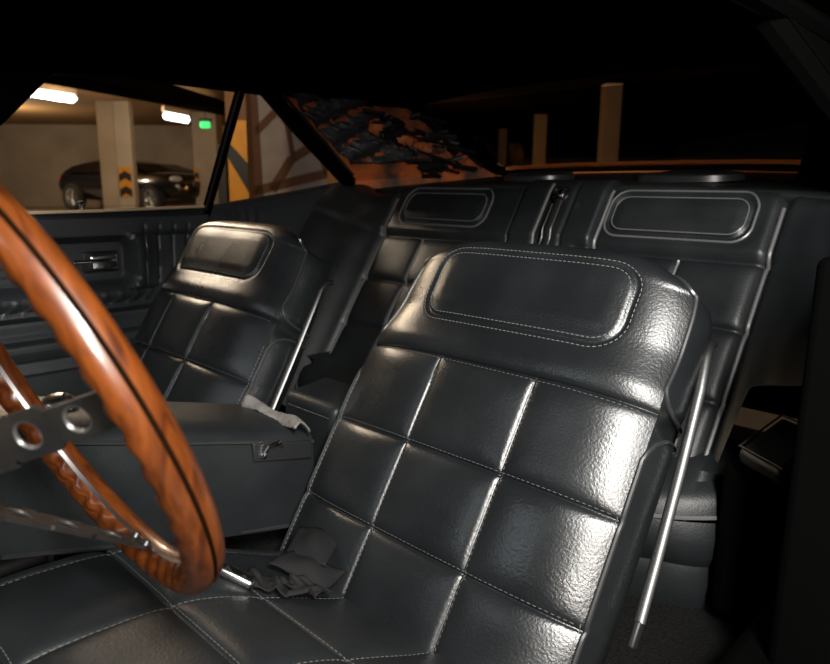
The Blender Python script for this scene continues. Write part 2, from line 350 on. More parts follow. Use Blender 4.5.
# the parked black car
def parked_car():
    c = G(-6.18, 16.1, .48); d1 = RT*math.cos(R(30))-FH*math.sin(R(30)); d2 = Vector((0, 0, 1)).cross(d1)
    t = thing('parked_car', 'black hatchback parked behind the pillar in the garage', 'car', c)
    def W(x, y_, z): return c+d1*x+d2*y_+Vector((0, 0, z))
    # x, lower z, belt z, roof z, half width, roof half width
    st = [(-2.0, .45, .72, .76, .62, .5), (-1.95, .30, .80, .92, .78, .55), (-1.6, .22, .82, 1.06, .84, .58), (-.9, .2, .82, 1.17, .86, .6), (-.1, .2, .82, 1.16, .87, .6), (.5, .2, .82, 1.0, .87, .58), (.95, .2, .82, .87, .86, .6), (1.5, .22, .84, .87, .83, .6), (1.9, .28, .70, .72, .72, .52), (2.02, .40, .58, .6, .55, .4)]
    P = []
    for x, zl, zb, zr, hw_, rw in st:
        P.append([W(x, s*a, z) for s, a, z in ((1, hw_*.9, zl), (1, hw_, (zl+zb)/2), (1, hw_*.97, zb), (1, rw, zr-.02), (1, rw*.5, zr), (-1, rw*.5, zr), (-1, rw, zr-.02), (-1, hw_*.97, zb), (-1, hw_, (zl+zb)/2), (-1, hw_*.9, zl))])
    mb = MB().grid(P, closed_v=True); n = len(P[0]); mb.f.append(tuple(range(n))); mb.f.append(tuple((len(P)-1)*n+k for k in range(n)))
    mb.build('body', CARB, t, subsurf=2)
    for s in (1, -1):
        for x0, x1, r0, r1 in ((-1.45, -.62, 1.0, 1.09), (-.55, .3, 1.09, .97)):
            MB().prism([W(x0-.1, s*.85, .85), W(x1+.12, s*.855, .85), W(x1, s*.66, r1), W(x0, s*.66, r0)], d2*s*.02).build('side_window', CARG, t, smooth=False)
        for x in (-1.3, 1.3):
            cw = W(x, s*.80, .31)
            wh = MB().lathe([(.2, -.09), (.29, -.1), (.315, -.06), (.315, .06), (.29, .1), (.2, .09)], cw, d2).build('wheel', TYRE, t)
            rm = MB().lathe([(.205, .06), (.2, .085), (.17, .07), (.17, .03), (.02, .03)], cw, d2*s, 24)
            for q in range(5):
                a = 2*math.pi*q/5; e = d1*math.cos(a)+Vector((0, 0, 1))*math.sin(a); g = d2*s*.07
                rm.tube([cw+g+e*.03, cw+g+e*.185], [.03, .022], 6)
            rm.lathe([(.001, .1), (.04, .095), (.045, .06)], cw, d2*s, 12)
            rm.build('rim', ALU, wh)
        MB().sphere(W(1.78, s*.60, .72), .16, 8, (1, .8, .45)).build('headlamp', LENS, t)
        MB().sphere(W(-1.90, s*.70, .70), .08, 8, (.6, .7, 1)).build('tail_lamp', ORNG, t)
    MB().box(W(1.98, 0, .62), (.08, .7, .12), Matrix((d1, d2, Vector((0, 0, 1)))).transposed()).build('grille', CHR, t, bevel=.02)
    MB().prism([W(.42, -.62, 1.03), W(.42, .62, 1.03), W(1.0, .72, .87), W(1.0, -.72, .87)], (0, 0, .03)).build('windscreen', CARG, t, smooth=False)
parked_car()

# ================================================================== THE CAR'S BODY
XC = -.388
body = thing('car_body', 'dark body shell of the car with black roof lining around the seats', 'car body', (XC, .3, .3))
# roof: shallow crown, from the windscreen header to the rear window
P = []
for i in range(13):
    y_ = -.42+1.24*i/12; row = []
    for j in range(17):
        a = -1+j/8; x = XC+a*.585
        row.append((x, y_, 1.325+.055*(1-abs(a)**2.5)*(.5+.5*math.sin(math.pi*(i+.5)/13))))
    P.append(row)
MB().grid(P).build('roof_lining', HEAD, body, solid=-.03)
for s in (-1, 1):      # cant rails and windscreen pillars
    x = XC+s*.585
    MB().tube([(x, -.42, 1.325), (x-s*.0, .0, 1.338), (x, .30, 1.335), (x, .82, 1.325)], .018, 8).build('roof_rail', SHELL, body)
    if s > 0: MB().tube([(x, -.42, 1.325), (XC+s*.66, -.72, 1.17), (XC+s*.70, -.98, 1.03)], .03, 8).build('windscreen_pillar', SHELL, body)
    else: MB().prism([(x, -.14, 1.33), (XC+s*.62, -.235, 1.225), (XC+s*.66, -.34, 1.12), (XC+s*.69, -.44, 1.03), (XC+s*.69, -.75, 1.03), (XC+s*.60, -.45, 1.33)], (-.03, 0, 0)).build('windscreen_pillar', SHELL, body, bevel=.012)
MB().box((XC, -.43, 1.338), (1.2, .07, .05)).build('windscreen_header', SHELL, body, bevel=.015)
# floor, tunnel, sills
MB().box((XC, .25, .395), (1.44, 2.3, .05)).build('floor_carpet', CARP, body, bevel=.01)
MB().box((XC, -.1, .46), (.22, 1.5, .16)).build('transmission_tunnel', CARP, body, bevel=.04)
for s in (-1, 1):
    MB().box((XC+s*.71, -.1, .43), (.12, 1.9, .16)).build('door_sill', SHELL, body, bevel=.02)
# rear bulkhead, parcel shelf and window frame
def shelf(x, y_): return 1.098+.085*(y_-.73)+.012*(1-((x-XC)/.6)**2)
P = [[(XC-.62+1.24*i/24, .72+.44*j/10, shelf(XC-.62+1.24*i/24, .72+.44*j/10)) for j in range(11)] for i in range(25)]
MB().grid(P).build('parcel_shelf', LEB, body, solid=.02)
fr = [(XC-.565, .80, 1.33), (XC-.54, 1.14, 1.165), (XC-.50, 1.20, 1.150), (XC-.25, 1.23, 1.158), (XC, 1.24, 1.160), (XC+.25, 1.23, 1.158), (XC+.50, 1.20, 1.150), (XC+.54, 1.14, 1.165), (XC+.565, .80, 1.33)]
MB().tube(fr, .016, 8).build('rear_window_frame', SHELL, body)
MB().tube([(p[0], p[1]-.012, p[2]+.013) for p in fr[2:7]], .007, 6).build('window_chrome', mat('orange_lit_chrome', (.75, .24, .06), .45), body)['label'] = 'thin window trim with orange light painted in'  # orange base colour paints in the glow from behind the window
MB().tube([(p[0]*.98-.01, p[1]-.03, p[2]-.014) for p in fr[2:7]], .006, 6).build('window_chrome', mat('orange_lit_edge', (.6, .2, .06), .5), body)['label'] = 'thin window trim with orange light painted in'  # same orange glow painted on the lower frame edge
for s in (-1,):
    MB().tube([(XC+s*.545, .86, 1.285), (XC+s*.53, 1.10, 1.168)], .006, 6).build('window_chrome', CHR, body)
# sail panels: stripped on the passenger's side
def sail(s):
    A = [(XC+s*.577, .34, 1.322), (XC+s*.62, .47, 1.235), (XC+s*.70, .67, 1.115), (XC+s*.60, .80, 1.095), (XC+s*.54, 1.16, 1.150), (XC+s*.565, .80, 1.325)]
    return A
A = sail(-1)
P = []
for i in range(30):
    a = i/29; lo = Vector(A[0]).lerp(Vector(A[2]), a); hi = Vector(A[5]).lerp(Vector(A[4]), a); row = []
    for j in range(26):
        b = j/25; p = lo.lerp(hi, b); p.x += -.035*math.sin(math.pi*b)*math.sin(math.pi*min(1, a*1.2+.1)) + random.uniform(-.004, .004)
        row.append(p)
    P.append(row)
MB().grid(P).build('stripped_pillar_panel', RUST, body, solid=.01)['label'] = 'bare orange primer metal of the stripped roof pillar'
MB().hexa([(-1.085, .64, 1.05), (-1.06, .66, 1.05), (-.90, 1.17, 1.06), (-.93, 1.19, 1.06), (-1.085, .64, 1.118), (-1.06, .655, 1.118), (-.91, 1.17, 1.165), (-.94, 1.19, 1.165)]).build('pillar_base', RUST, body, bevel=.008)
A = sail(1)
MB().prism([Vector(p) for p in A], (.02, 0, 0)).build('pillar_trim', SHELL, body, smooth=False)
MB().prism([(.08, .86, 1.10), (.33, .60, 1.05), (.30, .62, 1.18), (.20, .80, 1.32), (.12, .84, 1.32)], (.0, .03, 0)).build('pillar_trim', SHELL, body, smooth=False)
# insulation and loose wiring hanging on the stripped pillar
fo = MB()
def sailp(a, b, off=0):
    A = sail(-1); lo = Vector(A[0]).lerp(Vector(A[2]), a); hi = Vector(A[5]).lerp(Vector(A[4]), a); p = lo.lerp(hi, b); p.x += off; p.x += -.035*math.sin(math.pi*b)*math.sin(math.pi*min(1, a*1.2+.1)); return p
P = []
for i in range(26):
    row = []
    for j in range(20):
        a = -.02+.80*i/25; b = .10+.55*j/19
        row.append(sailp(a, b, .022+.012*math.sin(i*.9+j*.5)+random.uniform(-.006, .006)))
    P.append(row)
fo.grid(P); fo.build('insulation_sheet', FOIL, body, solid=.004)['label'] = 'crumpled black insulation'
wr = MB()
for q in range(16):
    a, b = random.uniform(.1, .8), random.uniform(.5, .98); pts = []
    for k in range(8):
        pts.append(sailp(min(1, a+.05*k*random.uniform(.2, 1)), min(1, max(.1, b+random.uniform(-.12, .12))), .04+random.uniform(0, .03)))
    wr.tube(pts, random.uniform(.003, .008), 6)
wr.build('wiring_loom', BLK, body)['label'] = 'tangled black wiring'
lu = MB()
for a, b, r in ((.45, .66, .03), (.6, .72, .026), (.52, .85, .03), (.7, .6, .022), (.3, .55, .025), (.75, .85, .02)):
    lu.sphere(sailp(a, b, .03), r, 8, (1, 1.2, .9), .25)
lu.build('torn_padding', RUST, body)
# rear glass, side glass frames
MB().prism([(XC-.56, .81, 1.327), (XC+.56, .81, 1.327), (XC+.49, 1.19, 1.158), (XC-.49, 1.19, 1.158)], (0, .003, .004)).build('rear_window_glass', GLT, body, smooth=False)
def th(y_, z, s=-1): return Vector((XC+s*(.712-.5*(z-1.05)), y_, z))
MB().prism([th(.24, 1.05), th(.66, 1.112), th(.335, 1.318), th(.255, 1.318)], (.003, 0, 0)).build('quarter_window_glass', GLA, body, smooth=False)
for s in (-1, 1):
    if s < 0: MB().tube([th(.228, 1.03, s), th(.254, 1.325, s)], .0105, 8, flat=1.3).build('window_bar', SHELL, body)
    if s < 0: MB().tube([th(.223, 1.04, s)+Vector((-s*.012, -.004, 0)), th(.248, 1.32, s)+Vector((-s*.012, -.004, 0))], .003, 6).build('window_bar_edge', CHR, body)
    MB().tube([th(.325, 1.33, s), th(.45, 1.248, s), th(.68, 1.108, s), th(.72, 1.085, s)], .019, 8, flat=1.2).build('quarter_window_frame', SHELL, body)
    MB().tube([th(.36, 1.322, s)+Vector((-s*.02, 0, 0)), th(.50, 1.235, s)+Vector((-s*.02, 0, 0)), th(.66, 1.135, s)+Vector((-s*.02, 0, 0))], .004, 6).build('quarter_window_edge', mat('orange_glint_chrome', (.25, .10, .04), .4, .6) if s > 0 else CHR, body)  # right strip: orange lamp reflection painted into the chrome's colour
# rear quarter trims with pleats, and the outside skins
def quarter(s):
    P = []
    for i in range(61):
        y_ = .22+.56*i/60; zt = np.interp(y_, [.22, .45, .68, .8], [1.046, 1.077, 1.112, 1.10]); row = []
        for j in range(22):
            z = zt-(zt-.44)*(j/21)**1.2
            x = .715-.10*sm(.98, .66, z)*sm(.25, .62, y_)
            for g in (.26, .29, .32, .35, .38): x += .004*math.exp(-((y_-g-.05*(z-1.0))/.0035)**2)*sm(.80, .86, z)*sm(1.06, 1.03, z)
            x += .02*sm(.03, 0, zt-z)
            row.append((XC+s*x, y_, z))
        P.append(row)
    return MB().grid(P)
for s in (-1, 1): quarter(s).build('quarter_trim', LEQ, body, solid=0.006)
for s in (-1, 1): MB().prism([(XC+s*.75, .21, .3), (XC+s*.75, 1.4, .3), (XC+s*.75, 1.4, 1.06), (XC+s*.75, .8, 1.08), (XC+s*.75, .21, 1.03)], (s*.02, 0, 0)).build('outer_skin', SHELL, body, smooth=False)
MB().hexa([(XC+.70, .20, .42), (XC+.78, .20, .42), (XC+.78, .25, .42), (XC+.70, .25, .42), (XC+.70, .20, 1.03), (XC+.78, .20, 1.03), (XC+.78, .25, 1.03), (XC+.70, .25, 1.03)]).build('door_jamb', SHELL, body, bevel=.012)
MB().box((XC, 1.0, .85), (1.3, .03, .5)).build('rear_bulkhead', SHELL, body, smooth=False)
MB().box((XC, -.98, .75), (1.42, .06, .56)).build('dashboard', SHELL, body, bevel=.03)
# rear armrest on the driver's side, brown scuffed side trim
ar = MB().hexa([(.205, .34, .71), (.28, .29, .71), (.30, .44, .71), (.215, .49, .71), (.205, .34, .735), (.28, .29, .735), (.30, .44, .75), (.215, .49, .75)]).build('rear_armrest', LEB, body, bevel=.010)
MB().box((.245, .44, .57), (.14, .16, .26)).build('dark_filler', SHELL, body, bevel=.02)  # black block added to keep the corner under the armrest dark
MB().tube([(.206, .341, .736), (.279, .292, .736), (.30, .44, .751), (.215, .49, .751)], .0018, 6, closed=True).build('armrest_piping', PIP, ar)

# ------------------------------------------------------------------ passenger door
door = thing('door_1', 'black padded passenger door with chrome handle and pleated panel', 'door', (-1.14, -.3, .3), kind='structure')
P = []
ys_ = lin(-.75, .215, 220); zs_ = lin(.42, 1.03, 150)
for y_ in ys_:
    row = []
    for z in zs_:
        d = rrect_sdf(y_+.38, z-.928, .40, .056, .03)
        x = -1.09
        x -= .028*sm(.012, -.012, d)                                     # armrest recess
        x += .022*math.exp(-(max(d, 0)/.035)**2)*sm(-.002, .012, d)*sm(1.0, .98, z)   # padded roll round it
        x += .010*sm(.985, 1.0, z)
        if .03 < y_ < .21:
            for g in (.045, .082, .119, .156, .193): x -= .005*math.exp(-((y_-g-.03*(z-.93))/.003)**2)*sm(.86, .88, z)*sm(1.02, 1.0, z)
        for g, wd, am in ((.862, .004, -.007), (.826, .005, .008), (.812, .004, -.006), (.772, .006, .008), (.742, .006, .006), (.722, .004, -.006), (.70, .005, .006)):
            x += am*math.exp(-((z-g)/wd)**2)*sm(.10, .06, y_)
        # slanted ribs between the mouldings
        if .832 < z < .858 and y_ < .07:
            x += .004*math.exp(-((((y_+.6+(z-.845)*-1.1) % .037)-.018)/.004)**2)
        row.append((x, y_, z))
    P.append(row)
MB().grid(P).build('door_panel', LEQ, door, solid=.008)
MB().hexa([(-1.14, -.75, 1.005), (-1.085, -.75, 1.005), (-1.085, .215, 1.02), (-1.14, .215, 1.02), (-1.14, -.75, 1.035), (-1.09, -.75, 1.03), (-1.09, .215, 1.046), (-1.14, .215, 1.05)]).build('sill_cap', LEB, door, bevel=.006)
MB().tube([(-1.094, -.75, 1.037), (-1.094, -.05, 1.043), (-1.094, .215, 1.050)], .004, 6).build('sill_trim', mat('warm_chrome', (.75, .6, .42), .5, .7), door)['label'] = 'thin chrome sill strip'
MB().box((-1.14, -.27, .72), (.05, .97, .6)).build('door_skin', SHELL, door, smooth=False)
kn = MB().lathe([(.001, .03), (.006, .03), (.008, .026), (.0045, .018), (.0045, 0), (.009, -.002)], (-1.10, -.082, 1.035), (0, 0, 1), 16)
kn.lathe([(.013, -.002), (.013, .004), (.007, .008), (.001, .008)], (-1.085, -.082, 1.010), (1, 0, -.2), 16)
kn.build('lock_knob', CHRB, door)
ha = MB().box((-1.105, -.04, .927), (.012, .062, .034)).box((-1.10, -.06, .93), (.010, .10, .008))
ha.build('door_handle', CHRB, door, bevel=.004)
MB().box((-1.113, -.045, .927), (.012, .084, .05)).build('handle_plate', DKM, door, bevel=.006)
MB().tube([(-1.112, -.75, .945), (-1.112, -.12, .945)], .004, 6).tube([(-1.112, -.75, .925), (-1.112, -.12, .925)], .004, 6).tube([(-1.112, -.75, .905), (-1.112, -.12, .905)], .004, 6).build('recess_ribs', PIP, door)
MB().tube([(-1.082, -.75, .772), (-1.08, .05, .772)], .0025, 6).tube([(-1.082, -.75, .827), (-1.08, .06, .827)], .002, 6).build('door_moulding', CHR, door)
MB().box((-1.135, -.26, 1.045), (.004, .95, .02)).build('lowered_glass', GLA, door, smooth=False)

# ================================================================== FRONT SEATS
K = R(32.0); EV = Vector((0, math.sin(K), math.cos(K))); NN = Vector((0, -math.cos(K), math.sin(K)))
T0, RA, TA = -.375, .056, .149
def prof(t):
    if t <= TA: return t, 0.0, 0.0, 1.0            # r, off, normal_r, normal_off
    f = (t-TA)/RA; return TA+RA*math.sin(f), -RA+RA*math.cos(f), math.sin(f), math.cos(f)
TMAX = TA+RA*R(160)
def hwid(t, side=1):
    """half width: the inboard bolster (side -1) is the wider one"""
    k = sm(-.10, .18, t); w_ = .220-.002*k if side > 0 else .258-.030*k
    s = max(0, (t-.10)/.13); return w_-.048*min(s, 1.45)**2.6
COLS = (-.258, -.078, .078, .219); ROWS = (-.42, -.245, -.125, 0)
def quilt(u, t):
    if t > 0:
        o = .002*math.exp(-((t-.022)/.016)**2)-.008*sm(.02, .08, t)
        o -= .008*math.exp(-t/.0025)
        d = rrect_sdf(u, t-.113, .156, .055, .036)
        o -= .0034*math.exp(-(d/.0040)**2)
        o += .0030*sm(0, -.03, d)
        return o
    b = 1
    for i in range(3):
        if COLS[i] <= u <= COLS[i+1] or (i == 0 and u < COLS[0]) or (i == 2 and u > COLS[3]):
            a, e = COLS[i], COLS[i+1]; s = (u-a)/(e-a)
            if i == 0: q = 1-max(0, s)**7 if s > .5 else 1-(1-2*s if s < .5 else 0)**2*.9
            elif i == 2: q = 1-max(0, 1-s)**7 if s < .5 else 1-(2*s-1)**2*.9
            else: q = 1-abs(2*s-1)**5
            # sharper draw-in at the seam
            bu = q
    for i in range(3):
        if ROWS[i] <= t <= ROWS[i+1]:
            a, e = ROWS[i], ROWS[i+1]; s = (t-a)/(e-a); bt = 1-abs(2*s-1)**6
            break
    o = .0062*max(0, bu)*bt
    o -= .0035*math.exp(-min(abs(u-COLS[1]), abs(u-COLS[2]))/.0025) + .0035*math.exp(-min(abs(t-q) for q in ROWS)/.0025)
    return o
def roll(a, t):
    k = sm(-.05, .06, t)
    return -(.040+.002*k)*abs(a)**(3.6+1.2*k)
def front(a, t, lift=0):
    """point on the seat back's face; a in -1..1 across, t up the profile"""
    u = a*hwid(t, a); r, of, nr, no = prof(t); h = (quilt(u, t)+roll(a, t))*(1-.35*nr)+lift
    return Vector((u, 0, .88)) + EV*(r+nr*h) + NN*(of+no*h)
def back_edge(s, t):
    r = min(prof(t)[0], .158); return Vector((s*hwid(t, s)*.97, 0, .88))+EV*r+NN*-.125
def wall(s, t, q):
    a, b = front(s, t), back_edge(s, t); p = a.lerp(b, q)
    w_ = min(1, abs(t+.006)/.022)
    if t > .12: w_ *= sm(.2, .12, t)
    p.x += s*(.013*math.sin(math.pi*min(1, q))*w_-.004*(1-w_)*math.sin(math.pi*q))
    return p
def make_seat():
    t_ = thing('front_seat', 'black quilted leather driver seat with stitched headrest panel, nearest the camera', 'seat', (0, -.25, .42), 'front bucket seats')
    na, nt = 200, 260; ts = sorted(set(lin(T0, TMAX, nt)) | {q+e for q in (-.245, -.125, 0) for e in (-.003, -.0012, 0, .0012, .003)})
    As = sorted(set(lin(-1, 1, na)) | {q/(.258 if q < 0 else .219)+e for q in (-.078, .078) for e in (-.01, -.004, 0, .004, .01)})
    MB().grid([[front(a, t) for a in As] for t in ts]).build('backrest', LEA, t_, angle=180)
    for s in (-1, 1):
        tl = lin(T0, TMAX, 110)
        MB().grid([[wall(s, t, q) for q in lin(0, 1, 12)] for t in tl]).build('side_panel', LEA, t_, angle=180)
        E = [front(s, t, .001) for t in lin(T0, -.055, 50)]
        arc = [wall(s, t, q)+Vector((s*.001, 0, 0)) for t, q in ((-.045, .02), (-.033, .10), (-.025, .25), (-.02, .45), (-.018, .7), (-.018, 1))]
        MB().tube(E+arc, .0032, 8).build('piping', PIP, t_)
        E = [front(s, t, .001) for t in lin(TMAX, .03, 60)]
        arc = [wall(s, t, q)+Vector((s*.001, 0, 0)) for t, q in ((.022, .03), (.013, .12), (.008, .3), (.006, .6), (.006, 1))]
        MB().tube(E+arc, .0032, 8).build('piping', PIP, t_)
        st_ = MB(); stitches([front(s*.975, t, .0006) for t in lin(T0, -.05, 600)], .0042, .0022, .0006, st_); st_.build('stitching', THR, t_)
        st_ = [Vector((s*((.240 if s > 0 else .268)-.055*r-.3*max(0, r-.02)**1.5), 0, .88))+EV*r+NN*o for r, o in ((.118, -.112), (.110, -.098), (.09, -.092), (.05, -.09), (-.05, -.09), (-.15, -.09), (-.215, -.088))]
        rail = MB().tube(st_, .0066, 10, flat=.8)  .build('side_rail', CHR, t_); rail['label'] = 'satin steel side rail'
        MB().box(Vector((s*(.252 if s > 0 else .28), 0, .88))+EV*-.228+NN*-.088, (.008, .013, .03), Matrix.Rotation(-K, 3, 'X')).build('rail_foot', BLK, t_, bevel=.003)
        MB().box((s*.19, -.05, .53), (.02, .07, .16)).build('hinge_bracket', BLK, t_, bevel=.006)
    MB().grid([[back_edge(-1, t).lerp(back_edge(1, t), q/12)+NN*(-.03*math.sin(math.pi*q/12)*sm(.158, .10, prof(t)[0])) for q in range(13)] for t in lin(T0, TA+.06, 40)]).build('back_shell', BLK, t_)
    def sew(path, r, par): q = MB(); stitches(path, .0041, .0023, r, q); q.build('stitching', THR, par)
    for off in (.0062, -.0062): sew([front(u/hwid(t, u), t, .0007) for u, t in rrect_path(0, .113, .156+off, .055+off, .036+off, .0004)], .00062, t_)
    for q in (-.245, -.125): sew([front(a, q+.0035, .0006) for a in lin(-.97, .97, 1100)], .00034, t_)
    sew([front(a, -.004, .0006) for a in lin(-.95, .95, 1100)], .00030, t_)
    for q in (-.078, .078): sew([front((q+.0035)/hwid(t, q), t, .0006) for t in lin(T0, -.02, 800)], .00028, t_)
    # cushion
    xs = sorted(set(lin(-.285, .285, 150)) | {q+e for q in (-.22, -.074, .074, .22) for e in (-.002, 0, .002)})
    ysl = sorted(set(lin(-.70, -.075, 150)) | {q+e for q in (-.55, -.405, -.30) for e in (-.002, 0, .002)})
    MB().grid([[cush(x, y_) for x in xs] for y_ in ysl]).build('seat_cushion', LEC, t_, angle=180)
    for q in (-.22, -.074, .074, .22): sew([cush(q+.003, y_, .0006) for y_ in lin(-.69, -.12, 1100)], .0004, t_)
    for q in (-.55, -.405, -.30): sew([cush(x, q+.003, .0006) for x in lin(-.26, .26, 1000)], .0004, t_)
    MB().box((0, -.38, .52), (.50, .56, .10)).build('seat_base', BLK, t_, bevel=.02)
    for s in (-1, 1): MB().box((s*.2, -.36, .445), (.03, .5, .05)).build('seat_runner', CHR, t_, bevel=.004)
    return t_
CY, CZ = [-.75, -.62, -.52, -.42, -.36, -.29, -.18, -.08], [.66, .69, .702, .697, .685, .652, .60, .572]
def cush(x, y_, lift=0):
    z = 0; 
    for dy in (-.03, -.015, 0, .015, .03): z += float(np.interp(y_+dy, CY, CZ))/5
    ax = max(0, abs(x)-.215); z -= .10*(ax/.07)**2.2
    z -= .10*sm(-.62, -.71, y_)
    xe = [-.30, -.22, -.074, .074, .22, .30]; ye = [-.72, -.55, -.405, -.30, -.08]
    def cell(v, e):
        for a, b in zip(e, e[1:]):
            if a <= v <= b: return 1-abs(2*(v-a)/(b-a)-1)**6
        return 0
    z += .007*(cell(x, xe)*cell(y_, ye)-1)
    d = min(min(abs(x-q) for q in xe), min(abs(y_-q) for q in ye)); z -= .0022*math.exp(-d/.0025)
    return Vector((x, y_, z+lift))
driver = make_seat()
passenger = copy_tree(driver)
passenger.location.x += -.764; passenger.scale.x = -1      # mirror image: the inboard bolster is the wider one
passenger['label'] = 'black quilted leather passenger seat beside the far door, lit warm on its headrest'

# ================================================================== REAR SEAT
KR = math.atan2(.049, .076); ER = Vector((0, math.sin(KR), math.cos(KR))); NR = Vector((0, -math.cos(KR), math.sin(KR))); OR = Vector((XC, .668, 1.009))
rear = thing('bench_seat', 'black quilted leather rear bench seat with two stitched headrest panels', 'seat', (XC, .5, .42))
def rear_off(u, r):
    a = abs(u); o = 0
    # headrest panels
    cx = .313+.0*r; d = rrect_sdf(a-cx, r-.045, .142, .045, .032)
    if r > -.05:
        o += .010*sm(-.045, -.02, r)
        o -= .006*math.exp(-(d/.004)**2); o += .005*sm(0, -.03, d)-.004*sm(.03, .0, d)*sm(0, .03, d)
    else:
        for g in (.345, .19):
            o -= .006*math.exp(-((a-g)/.004)**2)
        for a0, a1 in ((.09, .19), (.19, .345), (.345, .50)):
            if a0 <= a <= a1: o += .010*(1-abs(2*(a-a0)/(a1-a0)-1)**4)*.5
    for q in (-.045, -.178, -.315): o -= .009*math.exp(-abs(r-q)/.005)*sm(.52, .5, a)*sm(.10, .12, a)
    rows = (-.60, -.315, -.178, -.045)
    for r0, r1 in zip(rows, rows[1:]):
        if r0 <= r <= r1: o += .005*(1-abs(2*(r-r0)/(r1-r0)-1)**4)*sm(.12, .15, a)*sm(.52, .46, a)
    # centre pad
    c = u-.04; o += .016*sm(.118, .105, abs(c)) ; o -= .006*math.exp(-((abs(c)-.035)/.004)**2)*sm(-.3, -.2, r)
    o -= .012*math.exp(-((abs(c)-.113)/.006)**2)
    # outer roll and wings that sweep forward into the side trim
    o -= .014*math.exp(-((a-.505)/.010)**2)
    o += .05*sm(.51, .60, a)*sm(.14, -.1, r)+.07*sm(.58, .72, a)
    return o
def rear_p(u, t, lift=0):
    if u > .51: t = max(t, -.58+.30*sm(.51, .55, u))          # the right wing stops above the wheel arch
    # t <= .10 straight, then rolls over on to the shelf
    if t <= .085: r, of, nr, no = t, 0, 0, 1
    else:
        f = (t-.085)/.035; r, of, nr, no = .085+.035*math.sin(f), -.035+.035*math.cos(f), math.sin(f), math.cos(f)
    h = rear_off(u, t)+lift; h -= .05*sm(.45, .7, abs(u))*sm(.06, .12, t)
    return OR+Vector((u, 0, 0))+ER*(r+nr*h)+NR*(of+no*h)
us = lin(-.70, .70, 340); tr = lin(-.58, .085+.035*R(100), 200)
MB().grid([[rear_p(u, t) for u in us] for t in tr]).build('backrest', LEB, rear, angle=180)
GP = mat('grey_piping', (.085, .085, .087), .33); GS = mat('grey_seam_piping', (.12, .12, .12), .35)
for s in (-1, 1):
    MB().tube([rear_p(s*.505, t, .008) for t in lin(-.45, .07, 60)], .004, 6).build('edge_piping', GP, rear)
    MB().tube([rear_p(s*.313+x, t, .001) for x, t in rrect_path(0, .045, .151, .054, .036, .004)], .0026, 6).build('panel_piping', GP, rear)
    MB().tube([rear_p(s*.313+x, t, .0022) for x, t in rrect_path(0, .045, .136, .039, .028, .004)], .0016, 6).build('panel_piping', GP, rear)
    for u in (.345, .19): MB().tube([rear_p(s*u, t, .003) for t in lin(-.44, -.05, 50)], .0028, 6).build('seam_piping', GS, rear)
for u in (-.073, .153, .005): MB().tube([rear_p(u, t, .004) for t in lin(-.2, .10, 40)], .0035, 6).build('seam_piping', GS, rear)
# cushion of the bench
P = []
for i in range(121):
    u = -.56+1.18*i/120; row = []
    e = abs(u)/.62; yf = .315+.14*max(0, (e-.66)/.34)**2.0
    for y_, z in ((.52, .675), (.46, .665), (.41, .648), (yf+.05, .632), (yf+.02, .622), (yf+.006, .606), (yf, .588)):
        zz = z+.012*max(0, e-.7)/.3
        zz -= .006*math.exp(-(min(abs(abs(u)-.30), abs(abs(u)-.03))/.006)**2)*(1 if y_ > yf+.004 else 0)
        row.append((XC+u, max(y_, yf), zz))
    P.append(row)
MB().grid(P).build('cushion', LEB, rear)
P2 = []
for i in range(121):
    u = -.56+1.18*i/120; e = abs(u)/.62; yf = .315+.14*max(0, (e-.66)/.34)**2.0
    P2.append([(XC+u, yf+dy+.004*math.sin(i*.55)*k_, z) for dy, z, k_ in ((0, .584, 0), (-.010, .56, .3), (-.004, .525, 1), (.02, .50, 1), (.012, .47, 1), (.03, .42, .5))])
MB().grid(P2).build('cushion_front', LEB, rear)
MB().tube([Vector(r_[-1])+Vector((0, -.002, -.002)) for r_ in P], .0035, 6).build('cushion_piping', mat('grey_cushion_piping', (.10, .10, .10), .35), rear)
# folded belt flap at the seat's end
fl = MB().grid([[(.035+.055*i/6, .40+.02*j/4+.012*math.sin(i), .668+.03*j/4+.01*math.sin(i*1.3)) for j in range(5)] for i in range(7)])
fl.build('loose_flap', LEB, rear, solid=.004)
# chrome buckle and strap on the centre pad
strap = thing('seat_belt', 'dark strap with chrome buckle in the middle of the rear seat', 'seat belt', rear_p(.054, .07, .01))
MB().grid([[rear_p(.054+x, t, .020) for x in (-.011, .011)] for t in lin(.06, -.10, 20)]).build('strap', WEB, strap, solid=.003)
MB().tube([rear_p(.054+.010, t, .021) for t in lin(.05, -.10, 20)], .0026, 6).tube([rear_p(.054-.011, t, .021) for t in lin(.04, -.10, 20)], .0026, 6).build('strap_edge', CHR, strap)
MB().tube([rear_p(.054+x, t, .022) for x, t in rrect_path(0, .068, .016, .012, .007, .003)], .003, 6).lathe([(.001, .006), (.006, .004), (.008, 0)], rear_p(.054, .068, .022), NR, 14).build('buckle', CHRB, strap)
